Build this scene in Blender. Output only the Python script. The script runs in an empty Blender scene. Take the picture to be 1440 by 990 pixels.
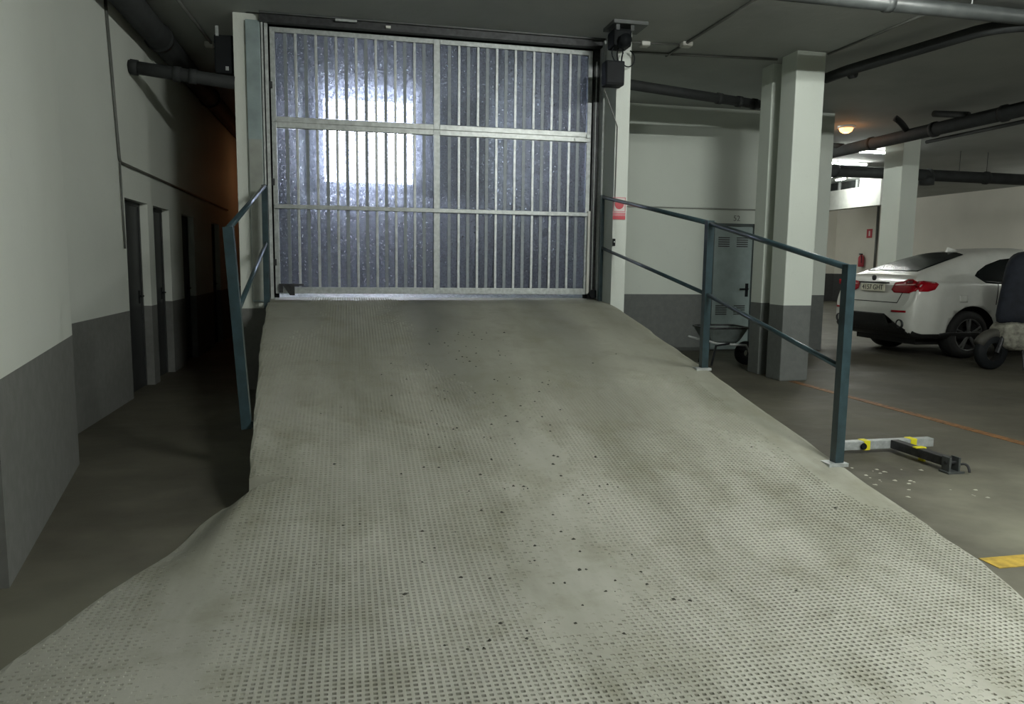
import bpy, bmesh, math, random
import numpy as np
from mathutils import Vector, Matrix
from mathutils.bvhtree import BVHTree
random.seed(7); RNG = np.random.RandomState(11)
S = bpy.context.scene
COL = S.collection

# ------------------------------------------------------------------ camera
def nrm(v):
    v = np.array(v, float); return v / np.linalg.norm(v)
F = 1048.0
Yc = nrm((490 - 720, -(368 - 495), -F))
Xc = nrm((5528 - 720, -(430 - 495), -F)); Xc = nrm(Xc - Xc.dot(Yc) * Yc)
Zc = np.cross(Xc, Yc)
M = Matrix(((*Xc, 0), (*Yc, 0), (*Zc, 1.4), (0, 0, 0, 1)))
cam = bpy.data.cameras.new('camera'); cam.sensor_fit = 'HORIZONTAL'
cam.sensor_width = 36; cam.lens = 36 * F / 1440; cam.clip_end = 200
co = bpy.data.objects.new('camera', cam); COL.objects.link(co)
co.matrix_world = M; S.camera = co

# ------------------------------------------------------------------ world, exposure
S.view_settings.view_transform = 'Standard'; S.view_settings.look = 'None'
S.view_settings.gamma = 1; S.view_settings.use_curve_mapping = False
S.view_settings.exposure = 0.0
S.cycles.use_denoising = True
S.cycles.max_bounces = 8; S.cycles.transparent_max_bounces = 16
S.cycles.sample_clamp_indirect = 6
W = bpy.data.worlds.new('sky'); S.world = W; W.use_nodes = True
bg = W.node_tree.nodes['Background']; bg.inputs[0].default_value = (.80, .87, 1, 1); bg.inputs[1].default_value = 46.0

TUBE = (.97, 1.0, .93)
# (x, y, z, length along, axis, radiant watts) of the fluorescent battens, the last three added out of sight; each gets a fixture below
LAMPS = [(4.4, 4.9, 3.84, 1.5, 'x', 100, TUBE), (3.3, 0.5, 3.84, 1.5, 'x', 660, TUBE),
         (9.6, 1.2, 3.84, 1.5, 'x', 210, TUBE), (14.2, 7.4, 3.84, 1.5, 'x', 110, TUBE),
         (10.85, 14.45, 3.88, 1.2, 'x', 60, TUBE), (11.7, 16.2, 3.88, 1.2, 'x', 60, TUBE), (13.55, 18.9, 3.86, .5, 'y', 75, TUBE),
         (18.6, 15.6, 3.84, 1.5, 'y', 210, TUBE), (16.5, 26.0, 3.84, 1.5, 'x', 160, TUBE),  # both added out of view to brighten the far wall
         (6.6, 14.2, 3.84, 1.5, 'y', 170, TUBE)]  # added unseen behind the door wall, lights the far column's left face

# ------------------------------------------------------------------ materials
MATS = {}
def nodes(name):
    m = bpy.data.materials.new(name); m.use_nodes = True; nt = m.node_tree
    return m, nt, nt.nodes['Principled BSDF']
def N(nt, t, **k):
    n = nt.nodes.new(t)
    for a, b in k.items(): setattr(n, a, b)
    return n
def noise(nt, scale, detail=4, vec=None, rough=.55):
    n = N(nt, 'ShaderNodeTexNoise'); n.inputs['Scale'].default_value = scale
    n.inputs['Detail'].default_value = detail; n.inputs['Roughness'].default_value = rough
    if vec is not None: nt.links.new(vec, n.inputs['Vector'])
    return n.outputs['Fac']
def ramp(nt, fac, stops):
    r = N(nt, 'ShaderNodeValToRGB'); e = r.color_ramp.elements
    while len(e) < len(stops): e.new(.5)
    for el, (p, c) in zip(e, stops): el.position = p; el.color = (*c, 1) if len(c) == 3 else c
    nt.links.new(fac, r.inputs[0]); return r.outputs[0]
def mixc(nt, fac, a, b, mode='MIX'):
    n = N(nt, 'ShaderNodeMix', data_type='RGBA', blend_type=mode)
    for sock, v in ((n.inputs[0], fac), (n.inputs[6], a), (n.inputs[7], b)):
        if isinstance(v, (int, float)): sock.default_value = v
        elif isinstance(v, tuple): sock.default_value = (*v, 1)
        else: nt.links.new(v, sock)
    return n.outputs[2]
def math_(nt, op, a, b=None):
    n = N(nt, 'ShaderNodeMath', operation=op)
    for s, v in zip(n.inputs, (a, b)):
        if v is None: continue
        if isinstance(v, (int, float)): s.default_value = v
        else: nt.links.new(v, s)
    return n.outputs[0]
def pos(nt):
    return N(nt, 'ShaderNodeNewGeometry').outputs['Position']
def mapped(nt, sc):
    mp = N(nt, 'ShaderNodeMapping'); mp.inputs['Scale'].default_value = sc
    nt.links.new(pos(nt), mp.inputs[0]); return mp.outputs[0]
def bump(nt, p, h, st=.2, dist=.02):
    b = N(nt, 'ShaderNodeBump'); b.inputs['Strength'].default_value = st; b.inputs['Distance'].default_value = dist
    nt.links.new(h, b.inputs['Height']); nt.links.new(b.outputs[0], p.inputs['Normal'])
def plain(name, c, rough=.5, metal=0, var=.12, scale=6, bmp=0, coat=0):
    if name in MATS: return MATS[name]
    m, nt, p = nodes(name)
    f = noise(nt, scale, 5, pos(nt))
    d = tuple(x * (1 - var * 1.6) for x in c); l = tuple(min(1, x * (1 + var)) for x in c)
    nt.links.new(ramp(nt, f, [(.3, d), (.7, l)]), p.inputs['Base Color'])
    p.inputs['Roughness'].default_value = rough; p.inputs['Metallic'].default_value = metal
    p.inputs['Coat Weight'].default_value = coat
    if bmp: bump(nt, p, noise(nt, scale * 8, 4, pos(nt)), bmp)
    MATS[name] = m; return m
def emit(name, c, s):
    m, nt, p = nodes(name); p.inputs['Base Color'].default_value = (.9, .9, .9, 1)
    p.inputs['Emission Color'].default_value = (*c, 1); p.inputs['Emission Strength'].default_value = s
    MATS[name] = m; return m
def wallpaint(name, upper, lower, thr):
    """plaster painted white above a grey dado"""
    m, nt, p = nodes(name); P = pos(nt)
    sx = N(nt, 'ShaderNodeSeparateXYZ'); nt.links.new(P, sx.inputs[0])
    st = math_(nt, 'GREATER_THAN', sx.outputs[2], thr)
    f = noise(nt, 1.3, 6, P); f2 = noise(nt, 14, 5, P)
    up = mixc(nt, ramp(nt, f, [(.35, (0, 0, 0)), (.75, (.4, .4, .4))]), upper, tuple(x * .86 for x in upper))
    up = mixc(nt, ramp(nt, f2, [(.62, (0, 0, 0)), (.8, (.25, .25, .25))]), up, tuple(x * .75 for x in upper))
    lo = mixc(nt, ramp(nt, f2, [(.4, (0, 0, 0)), (.75, (.6, .6, .6))]), lower, tuple(x * 1.35 for x in lower))
    nt.links.new(mixc(nt, st, lo, up), p.inputs['Base Color'])
    p.inputs['Roughness'].default_value = .62
    bump(nt, p, noise(nt, 60, 4, P), .25, .006)
    MATS[name] = m; return m
WHITE = (.66, .71, .655)
GREY = (.125, .135, .130)
m_wallL = wallpaint('left_wall_paint', (.68, .71, .66), (.16, .163, .155), .888)
m_wallR = wallpaint('right_wall_paint', WHITE, GREY, .935)
m_far = wallpaint('far_wall_paint', (.66, .64, .57), (.06, .06, .06), 1.15)
m_white = plain('white_paint', (.72, .74, .70), .5, var=.06, bmp=.1)
m_plaster = plain('plain_plaster', (.45, .47, .44), .7, var=.08, bmp=.2)
m_ceil = plain('ceiling_paint', (.42, .44, .43), .8, var=.07, scale=1.2, bmp=.2)
m_orange = plain('lamplit_paint', (.62, .20, .09), .7, var=.1, bmp=.2)  # orange with warm lamplight painted into the colour
m_galv = plain('galvanised_steel', (.46, .49, .49), .42, .3, var=.16, scale=26)
m_galvlight = plain('bright_steel', (.55, .58, .58), .40, .25, var=.14, scale=20)
m_backbar = plain('dull_steel_tube', (.24, .27, .29), .5, .2, var=.1, scale=20)
m_jamb = plain('grey_green_sheet', (.30, .37, .38), .45, .2, var=.12, scale=5)
m_blue = plain('blue_grey_enamel', (.030, .058, .070), .36, .1, var=.2, scale=12, coat=.2)
m_pipe = plain('dark_grey_pipe', (.026, .029, .030), .75, var=.2, scale=5)
m_pipegrey = plain('grey_pipe', (.075, .083, .083), .42, var=.2, scale=5)
m_conduit = plain('grey_conduit', (.12, .125, .115), .5, var=.1)
m_conduitL = plain('pale_conduit', (.33, .35, .32), .5, var=.1)
m_boxw = plain('white_plastic', (.70, .70, .66), .45, var=.04)
m_black = plain('black_plastic', (.010, .012, .014), .65, var=.2); m_black.node_tree.nodes['Principled BSDF'].inputs['Specular IOR Level'].default_value = .2
m_darkmetal = plain('dark_metal', (.05, .052, .055), .45, .5, var=.3, scale=20)
m_red = plain('sign_red', (.50, .055, .075), .5, var=.06)
m_pink = plain('faded_sign_pink', (.62, .22, .25), .5, var=.06)
m_signw = plain('sign_white', (.70, .62, .61), .5, var=.03)
m_doordark = plain('dark_grey_door', (.030, .033, .034), .45, var=.15)
m_doorgrey = plain('green_grey_door', (.36, .45, .45), .42, .05, var=.12, scale=4)
m_yellow = plain('yellow_tape', (.75, .68, .02), .5, var=.06)
m_liney = plain('yellow_floor_paint', (.50, .34, .05), .6, var=.25, scale=18)
m_lineo = plain('orange_floor_paint', (.24, .115, .04), .6, var=.45, scale=18)

def m_floor_():
    m, nt, p = nodes('garage_concrete'); P = pos(nt)
    f = noise(nt, .7, 7, P, .62); f2 = noise(nt, 9, 6, P)
    f3 = noise(nt, 1.8, 6, mapped(nt, (.8, 1.2, 1)), .65)
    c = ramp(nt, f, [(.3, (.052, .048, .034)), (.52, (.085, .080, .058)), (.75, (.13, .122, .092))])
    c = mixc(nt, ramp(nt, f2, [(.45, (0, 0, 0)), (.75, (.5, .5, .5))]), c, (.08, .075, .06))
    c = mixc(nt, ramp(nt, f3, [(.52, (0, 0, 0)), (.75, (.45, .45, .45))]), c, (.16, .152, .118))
    for cx_, cy_, rad, a in ((4.3, 2.8, 1.8, .85), (-1.3, 2.6, 1.5, .6)):  # paler floor around two centres, edges broken by noise
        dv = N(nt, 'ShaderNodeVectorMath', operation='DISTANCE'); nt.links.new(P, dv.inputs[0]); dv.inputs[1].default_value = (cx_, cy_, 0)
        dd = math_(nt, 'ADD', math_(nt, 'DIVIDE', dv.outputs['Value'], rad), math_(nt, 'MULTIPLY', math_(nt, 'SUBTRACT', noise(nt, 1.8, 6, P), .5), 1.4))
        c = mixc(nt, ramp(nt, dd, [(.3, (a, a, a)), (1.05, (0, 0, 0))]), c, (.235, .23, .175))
    nt.links.new(c, p.inputs['Base Color'])
    r = ramp(nt, f3, [(.3, (.52, .52, .52)), (.7, (.75, .75, .75))]); nt.links.new(r, p.inputs['Roughness'])
    bump(nt, p, f2, .12, .01); return m
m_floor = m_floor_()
def m_ramp_():
    m, nt, p = nodes('ramp_concrete'); P = pos(nt)
    f = noise(nt, 1.1, 6, mapped(nt, (1.5, .35, 1)), .6)
    f2 = noise(nt, 3.3, 6, P, .6); f3 = noise(nt, 30, 4, P)
    c = ramp(nt, f, [(.3, (.27, .27, .22)), (.5, (.41, .41, .355)), (.7, (.50, .50, .44))])
    c = mixc(nt, ramp(nt, f2, [(.5, (0, 0, 0)), (.78, (.7, .7, .7))]), c, (.22, .215, .15))
    c = mixc(nt, ramp(nt, f3, [(.6, (0, 0, 0)), (.8, (.5, .5, .5))]), c, (.20, .20, .15))
    sy = N(nt, 'ShaderNodeSeparateXYZ'); nt.links.new(P, sy.inputs[0])
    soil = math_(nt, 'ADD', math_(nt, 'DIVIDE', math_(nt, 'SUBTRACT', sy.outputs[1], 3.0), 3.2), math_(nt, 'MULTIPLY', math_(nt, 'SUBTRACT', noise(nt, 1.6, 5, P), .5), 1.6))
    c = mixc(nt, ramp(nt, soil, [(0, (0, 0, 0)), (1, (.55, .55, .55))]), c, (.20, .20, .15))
    # rubber-darkened wheel tracks running up to the gate
    sx = N(nt, 'ShaderNodeSeparateXYZ'); nt.links.new(P, sx.inputs[0])
    wob = math_(nt, 'MULTIPLY', math_(nt, 'SUBTRACT', noise(nt, .8, 3, P), .5), .7)
    xw = math_(nt, 'ADD', sx.outputs[0], wob)
    up = ramp(nt, math_(nt, 'DIVIDE', math_(nt, 'SUBTRACT', sx.outputs[1], 4.0), 4.2), [(0, (0, 0, 0)), (.75, (1, 1, 1))])
    for cx, w, a in ((.78, .34, .62), (2.0, .30, .42)):
        d = math_(nt, 'DIVIDE', math_(nt, 'ABSOLUTE', math_(nt, 'SUBTRACT', xw, cx)), w)
        k = ramp(nt, d, [(.15, (a, a, a)), (1, (0, 0, 0))])
        k = mixc(nt, 1.0, k, up, 'MULTIPLY')
        c = mixc(nt, k, c, (.13, .13, .115))
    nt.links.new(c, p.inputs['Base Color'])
    p.inputs['Roughness'].default_value = .72
    bump(nt, p, f3, .25, .006); return m
m_ramp = m_ramp_()
def m_sheet_():
    """hammered translucent sheet behind the gate bars"""
    m, nt, p = nodes('hammered_translucent_sheet'); P = pos(nt)
    out = nt.nodes['Material Output']
    p.inputs['Base Color'].default_value = (.11, .12, .155, 1); p.inputs['Roughness'].default_value = .36
    p.inputs['Transmission Weight'].default_value = .32; p.inputs['IOR'].default_value = 1.2
    bump(nt, p, noise(nt, 55, 3, P), .35, .006)
    t = N(nt, 'ShaderNodeBsdfTransparent'); t.inputs[0].default_value = (.9, .92, 1, 1)
    mx = N(nt, 'ShaderNodeMixShader')
    f = ramp(nt, noise(nt, 42, 3, P), [(.36, (.08, .08, .08)), (.66, (.44, .44, .44))])
    nt.links.new(f, mx.inputs[0]); nt.links.new(p.outputs[0], mx.inputs[1]); nt.links.new(t.outputs[0], mx.inputs[2])
    nt.links.new(mx.outputs[0], out.inputs[0]); return m
m_sheet = m_sheet_()

# ------------------------------------------------------------------ builders
ORG = {}
def obj(name, verts, faces, mat, parent=None, smooth=False, origin=None):
    """one mesh object; verts in world metres"""
    v = np.array(verts, float)
    if parent is not None: o0 = ORG[parent.name]
    elif origin is not None: o0 = np.array(origin, float)
    else:
        lo, hi = v.min(0), v.max(0); o0 = np.array([(lo[0] + hi[0]) / 2, (lo[1] + hi[1]) / 2, lo[2]])
    me = bpy.data.meshes.new(name); me.from_pydata([tuple(x) for x in (v - o0)], [], faces)
    me.validate(); me.update()
    bm = bmesh.new(); bm.from_mesh(me); bmesh.ops.recalc_face_normals(bm, faces=bm.faces); bm.to_mesh(me); bm.free()
    if smooth: me.polygons.foreach_set('use_smooth', [True] * len(me.polygons))
    me.materials.append(mat)
    o = bpy.data.objects.new(name, me); COL.objects.link(o)
    if parent is not None: o.parent = parent
    else: o.location = o0
    ORG[o.name] = o0
    return o
def thing(name, label, cat, loc, group=None):
    o = bpy.data.objects.new(name, None); COL.objects.link(o); o.location = loc; o.empty_display_size = .1
    ORG[o.name] = np.array(loc, float); tag(o, label, cat, group); return o
def tag(o, label, cat, group=None):
    o['label'] = label; o['category'] = cat
    if group: o['group'] = group
    return o
def struct(o, label=None, cat=None):
    o['kind'] = 'structure'
    if label: o['label'] = label
    if cat: o['category'] = cat
    return o
class G:
    """geometry collector for one object"""
    def __init__(s): s.v = []; s.f = []
    def add(s, v, f):
        n = len(s.v); s.v += [tuple(map(float, x)) for x in v]; s.f += [tuple(i + n for i in q) for q in f]; return s
    def box(s, x0, x1, y0, y1, z0, z1, b=0):
        if b <= 0:
            v = [(x, y, z) for z in (z0, z1) for y in (y0, y1) for x in (x0, x1)]
            return s.add(v, [(0, 2, 3, 1), (4, 5, 7, 6), (0, 1, 5, 4), (2, 6, 7, 3), (0, 4, 6, 2), (1, 3, 7, 5)])
        bm = bmesh.new(); bmesh.ops.create_cube(bm, size=1)
        for q in bm.verts: q.co = ((x0 + x1) / 2 + q.co.x * (x1 - x0), (y0 + y1) / 2 + q.co.y * (y1 - y0), (z0 + z1) / 2 + q.co.z * (z1 - z0))
        bmesh.ops.bevel(bm, geom=bm.edges[:], offset=b, segments=2, affect='EDGES', profile=.6)
        return s.bm(bm)
    def bm(s, bm):
        bm.verts.index_update()
        s.add([q.co[:] for q in bm.verts], [[q.index for q in f.verts] for f in bm.faces]); bm.free(); return s
    def tube(s, pts, r, n=12, cap=True, flat=False):
        """sweep a round (or square, flat=True) section along points; r may be a list"""
        pts = [Vector(p) for p in pts]; rs = r if isinstance(r, (list, tuple)) else [r] * len(pts)
        rings = []; ref = None
        for i, p in enumerate(pts):
            d = (pts[min(i + 1, len(pts) - 1)] - pts[max(i - 1, 0)]).normalized()
            if ref is None: ref = Vector((0, 0, 1)) if abs(d.z) < .9 else Vector((1, 0, 0))
            a = (ref - d * ref.dot(d)).normalized(); b = d.cross(a); ref = a
            nn = 4 if flat else n
            ring = []
            for k in range(nn):
                t = 2 * math.pi * (k + (.5 if flat else 0)) / nn; q = 1.4142 if flat else 1
                ring.append(p + (a * math.cos(t) + b * math.sin(t)) * rs[i] * q)
            rings.append(ring)
        nn = len(rings[0]); v = [q for ring in rings for q in ring]; f = []
        for i in range(len(rings) - 1):
            for k in range(nn): f.append((i * nn + k, i * nn + (k + 1) % nn, (i + 1) * nn + (k + 1) % nn, (i + 1) * nn + k))
        if cap: f += [tuple(range(nn))[::-1], tuple((len(rings) - 1) * nn + k for k in range(nn))]
        return s.add(v, f)
    def lathe(s, c, axis, prof, n=24):
        """prof: (radius, distance along axis)"""
        ax = Vector(axis).normalized(); a = Vector((0, 0, 1)) if abs(ax.z) < .9 else Vector((1, 0, 0))
        a = (a - ax * a.dot(ax)).normalized(); b = ax.cross(a); c = Vector(c); v = []; f = []
        for r, h in prof:
            for k in range(n):
                t = 2 * math.pi * k / n; v.append(c + ax * h + (a * math.cos(t) + b * math.sin(t)) * r)
        for i in range(len(prof) - 1):
            for k in range(n): f.append((i * n + k, i * n + (k + 1) % n, (i + 1) * n + (k + 1) % n, (i + 1) * n + k))
        return s.add(v, f)
    def prism(s, poly, y0, y1, axis='y'):
        """poly in the two other axes, extruded from y0 to y1"""
        n = len(poly); mk = {'y': lambda p, y: (p[0], y, p[1]), 'x': lambda p, y: (y, p[0], p[1]), 'z': lambda p, y: (p[0], p[1], y)}[axis]
        v = [mk(p, y0) for p in poly] + [mk(p, y1) for p in poly]
        f = [tuple(range(n)), tuple(range(n, 2 * n))[::-1]] + [(i, (i + 1) % n, n + (i + 1) % n, n + i) for i in range(n)]
        return s.add(v, f)
    def done(s, name, mat, parent=None, smooth=False): return obj(name, s.v, s.f, mat, parent, smooth)
def box(name, x0, x1, y0, y1, z0, z1, mat, parent=None, b=0):
    return G().box(x0, x1, y0, y1, z0, z1, b).done(name, mat, parent)
def arc(p0, p1, p2, n=6):
    """quadratic bend"""
    p0, p1, p2 = map(Vector, (p0, p1, p2)); return [p0 * (1 - t) ** 2 + p1 * 2 * t * (1 - t) + p2 * t * t for t in [i / n for i in range(n + 1)]]

# ------------------------------------------------------------------ room shell
CZ = 3.93
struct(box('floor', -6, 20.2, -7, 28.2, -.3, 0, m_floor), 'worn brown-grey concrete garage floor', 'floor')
g = G()
for a in ((-6.2, 20.2, -7.2, 8.6), (-2.6, -1.0, 8.6, 16.3), (2.9, 20.2, 8.6, 28.2)): g.box(*a, CZ, CZ + .25)
struct(g.done('ceiling', m_ceil), 'dim grey painted concrete ceiling', 'ceiling')
# left: a near oblique wall, then the corridor wall with four door openings
DO = [(8.08, 8.94), (9.18, 9.94), (10.65, 11.44), (12.85, 13.6)]
XW = -2.14; DH = 2.0
g = G(); y = 5.3
for a, b in DO + [(16.2, 16.2)]:
    g.box(XW - .22, XW, y, a, 0, CZ)
    if b > a: g.box(XW - .22, XW, a, b, DH, CZ)
    y = b
struct(g.done('wall_left', m_wallL), 'white corridor wall with grey dado and a row of doors', 'wall')
near = [(-1.43, 3.42), (-1.82, 5.5), (-2.36, 5.5), (-2.36, 5.3), (-1.80, 3.42)]
struct(G().prism(near, 0, CZ, 'z').done('wall_near_left', m_wallL), 'white oblique wall with grey dado in the left foreground', 'wall')
struct(box('wall_far_left', -6.2, -6, -7, 5.5, 0, CZ, m_plaster), 'plain wall', 'wall')
struct(box('wall_left_return', -6, -1.80, 3.6, 3.8, 0, CZ, m_plaster), 'plain wall', 'wall')
struct(box('wall_back', -6, 20.2, -7.2, -7, 0, CZ, m_plaster), 'plain wall', 'wall')
struct(box('wall_corridor_end', XW, -.9, 16.2, 16.4, 0, CZ, wallpaint('lamplit_wall_paint', (.62, .20, .09), (.06, .06, .06), .935)), 'end wall of the dark corridor with warm lamplight painted in as orange', 'wall')  # orange upper colour stands in for warm lamplight on the wall
struct(box('wall_gate_left', -1.13, -.86, 8.44, 16.2, 0, 5.2, m_wallL), 'white pier and wall left of the gate', 'wall')
struct(box('wall_gate_right', 2.87, 3.03, 7.95, 16.2, 0, 5.2, wallpaint('pier_paint', (.60, .64, .60), (.60, .64, .60), -1)), 'narrow white pier right of the gate', 'wall')
struct(box('wall_right', 3.03, 7.56, 11.40, 11.65, 0, CZ, m_wallR), 'white wall with dark grey dado behind the ramp', 'wall')
struct(box('wall_inner_right', 2.88, 3.03, 16.2, 28.2, 0, CZ, m_far), 'dim inner side wall', 'wall')
struct(box('wall_far_right', 20, 20.2, -7, 28, 0, CZ, m_far), 'dim far side wall with dark dado', 'wall')
struct(box('wall_far_end', 3.03, 20.2, 28, 28.2, 0, CZ, m_far), 'dim far end wall', 'wall')

# ------------------------------------------------------------------ outside the gate: covered drive climbing to the street
struct(G().add([(-.86, 8.6, .99), (2.87, 8.6, .99), (2.87, 16.3, 2.86), (-.86, 16.3, 2.86), (-.86, 8.6, .5), (2.87, 8.6, .5), (2.87, 16.3, .5), (-.86, 16.3, .5)],
    [(0, 1, 2, 3), (4, 7, 6, 5), (0, 4, 5, 1), (1, 5, 6, 2), (2, 6, 7, 3), (3, 7, 4, 0)]).done('outer_ramp', plain('outside_paving', (.60, .61, .62), .6, var=.25, scale=25, bmp=.4)), 'paved drive rising outside the gate', 'ramp')
struct(box('outer_ceiling', -1.0, 2.95, 8.62, 16.4, 4.75, 4.95, m_plaster), 'ceiling over the drive outside', 'ceiling')
struct(box('outer_lintel', -1.0, 2.95, 8.40, 8.62, CZ, 4.95, m_plaster), 'concrete beam over the gate', 'beam')
g = G(); g.box(-.86, -.47, 16.2, 16.4, 2.5, 4.75); g.box(1.36, 2.87, 16.2, 16.4, 2.5, 4.75); g.box(-.47, 1.36, 16.2, 16.4, 2.5, 3.04)
struct(g.done('wall_street', m_plaster), 'street wall with a bright opening outside', 'wall')

# ------------------------------------------------------------------ ramp with a pressed non-slip grid
def vnoise(x, y, seed=0):
    r = np.random.RandomState(seed).rand(256, 256)
    xi = np.floor(x).astype(int); yi = np.floor(y).astype(int); fx = x - xi; fy = y - yi
    fx = fx * fx * (3 - 2 * fx); fy = fy * fy * (3 - 2 * fy); a = lambda i, j: r[(xi + i) % 256, (yi + j) % 256]
    return (a(0, 0) * (1 - fx) + a(1, 0) * fx) * (1 - fy) + (a(0, 1) * (1 - fx) + a(1, 1) * fx) * fy
def fbm(x, y, seed=0): return vnoise(x, y, seed) * .55 + vnoise(x * 2.1, y * 2.1, seed + 1) * .3 + vnoise(x * 4.3, y * 4.3, seed + 2) * .15
def sm(t): t = np.clip(t, 0, 1); return t * t * (3 - 2 * t)
def ramp_z(y):
    d = y - 3.24; z = .1 * (d + np.sqrt(d * d + .06)) + .012
    k = np.clip(y - 8.0, 0, 1); return z - .14 * k
LY = [.9, 2.2, 2.71, 2.98, 3.30, 3.59, 3.95, 4.14, 4.20, 6.37, 7.96, 8.62]
LX = [-1.55, -1.30, -1.18, -1.094, -1.011, -.892, -.77, -.68, -.55, -.725, -.82, -.86]
def XL(y): return np.interp(y, LY, LX) + .012 * (vnoise(y * 6, y * 0 + 3, 5) - .5)
def XR(y): return np.interp(y, [.9, 2.2, 2.49, 2.87, 3.3, 5.8, 7.9, 8.62], [2.55, 2.70, 2.79, 2.945, 3.02, 2.985, 2.90, 2.87]) + .022 * (vnoise(y * 5, y * 0 + 9, 6) - .5)
def surf(x, y):
    zr = ramp_z(y); l = XL(y)
    t = sm((x - l) / (.34 - .12 * sm((y - 3.2) / 1)))
    edge = np.minimum(zr, .010 + .06 * sm((y - 3.7) / .45))
    z = np.where(y < 4.2, edge + (zr - edge) * t, zr)
    worn = np.where((x < l + .01) | (x > XR(y) - .01), -.008, 0)
    return z + .0035 * (fbm(x * 1.1, y * 1.1, 40) - .5) + .0012 * (fbm(x * 14, y * 14, 44) - .5) + worn
P = .0262
xs = np.arange(-1.6, 3.06 + P, P); ys = np.arange(.95, 8.62, P)
Yg, Xg = np.meshgrid(ys, xs, indexing='ij')
Xcl = np.clip(Xg + .012 * (vnoise(Yg * .9, Xg * .3, 70) - .5), XL(Yg), XR(Yg)); Zg = surf(Xcl, Yg)
ny, nx = Xg.shape; base = np.stack([Xcl, Yg, Zg], -1).reshape(-1, 3)
ii, jj = np.meshgrid(np.arange(ny - 1), np.arange(nx - 1), indexing='ij'); ii = ii.ravel(); jj = jj.ravel()
c00 = ii * nx + jj; c10 = c00 + 1; c11 = c00 + nx + 1; c01 = c00 + nx
w = np.minimum(base[c10, 0] - base[c00, 0], base[c11, 0] - base[c01, 0]); w2 = np.maximum(base[c10, 0] - base[c00, 0], base[c11, 0] - base[c01, 0])
cx = (base[c00, 0] + base[c11, 0]) / 2; cy = (base[c00, 1] + base[c11, 1]) / 2
dep = .25 + 1.5 * (fbm(cx * 1.6, cy * 1.1, 21) - .42)
dep += .75 * np.exp(-((cx - .05) / .42) ** 2) - .45 * np.exp(-((cx - 1.05) / .33) ** 2) * sm((cy - 2.2) / .8) + .22 * sm((cx - 1.5) / .5)
dep -= 1.2 * sm((cy - 5.2) / 1.2) * sm((cx - .5) / .5) + .5 * sm((cy - 6.2) / 1.3)
dep -= 1.3 * sm((cx - 2.72) / .12) * sm((cy - 3.3) / .5)
dep -= .55 * np.exp(-((cx + .62 + .12 * (cy - 3.0)) / .16) ** 2)
dep = np.clip(dep + .35 * (RNG.rand(len(cx)) - .5), 0, 1) * .020
dim = (w > .8 * P) & (dep > .0006); flat = (w2 > 1e-6) & ~dim
D = np.where(dim)[0]; nb = len(base); nd = len(D)
Q = np.stack([base[c00[D]], base[c10[D]], base[c11[D]], base[c01[D]]], 1)
mx_ = .19 + .05 * RNG.rand(nd, 1); my_ = .22 + .06 * RNG.rand(nd, 1)
def bil(u, v): return Q[:, 0] * (1 - u) * (1 - v) + Q[:, 1] * u * (1 - v) + Q[:, 2] * u * v + Q[:, 3] * (1 - u) * v
T = np.stack([bil(mx_, my_), bil(1 - mx_, my_), bil(1 - mx_, 1 - my_), bil(mx_, 1 - my_)], 1)
e = .035
B = np.stack([bil(mx_ + e, my_ + e), bil(1 - mx_ - e, my_ + e), bil(1 - mx_ - e, 1 - my_ - e), bil(mx_ + e, 1 - my_ - e)], 1)
B[:, :, 2] -= dep[D][:, None]
V = [base, T.reshape(-1, 3), B.reshape(-1, 3)]
t0 = nb + np.arange(nd) * 4; b0 = nb + nd * 4 + np.arange(nd) * 4
C4 = [c00[D], c10[D], c11[D], c01[D]]; FA = []
for k in range(4):
    n = (k + 1) % 4
    FA.append(np.stack([C4[k], C4[n], t0 + n, t0 + k], 1)); FA.append(np.stack([t0 + k, t0 + n, b0 + n, b0 + k], 1))
FA.append(np.stack([b0, b0 + 1, b0 + 2, b0 + 3], 1))
Fl = np.where(flat)[0]; FA.append(np.stack([c00[Fl], c10[Fl], c11[Fl], c01[Fl]], 1))
nv = nb + nd * 8
# side walls down to the floor along both edges
for edge_x in ('l', 'r'):
    yy = ys; xx = XL(yy) if edge_x == 'l' else XR(yy); zz = surf(xx, yy)
    top = np.stack([xx, yy, zz], 1); bot = np.stack([xx, yy, zz * 0 - .01], 1); V += [top, bot]; k = len(yy)
    i = np.arange(k - 1); a = nv + i; q = np.stack([a, a + 1, a + k + 1, a + k], 1)
    FA.append(q if edge_x == 'l' else q[:, ::-1]); nv += 2 * k
V = np.concatenate(V); FA = np.concatenate(FA)
o0 = np.array([1.0, 5.0, 0.0]); me = bpy.data.meshes.new('entry_ramp'); me.vertices.add(len(V)); me.vertices.foreach_set('co', (V - o0).astype(np.float32).ravel())
me.loops.add(FA.size); me.loops.foreach_set('vertex_index', FA.astype(np.int32).ravel())
me.polygons.add(len(FA)); me.polygons.foreach_set('loop_start', (np.arange(len(FA)) * 4).astype(np.int32)); me.polygons.foreach_set('loop_total', np.full(len(FA), 4, np.int32))
me.polygons.foreach_set('use_smooth', np.zeros(len(FA), bool)); me.update(calc_edges=True); me.validate(); me.materials.append(m_ramp)
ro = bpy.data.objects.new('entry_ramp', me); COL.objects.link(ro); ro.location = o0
tag(ro, 'pale concrete entry ramp with a pressed non-slip grid rising to the gate', 'ramp'); ro['kind'] = 'structure'
def rz(x, y): return float(surf(np.array([x]), np.array([y]))[0])
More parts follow.
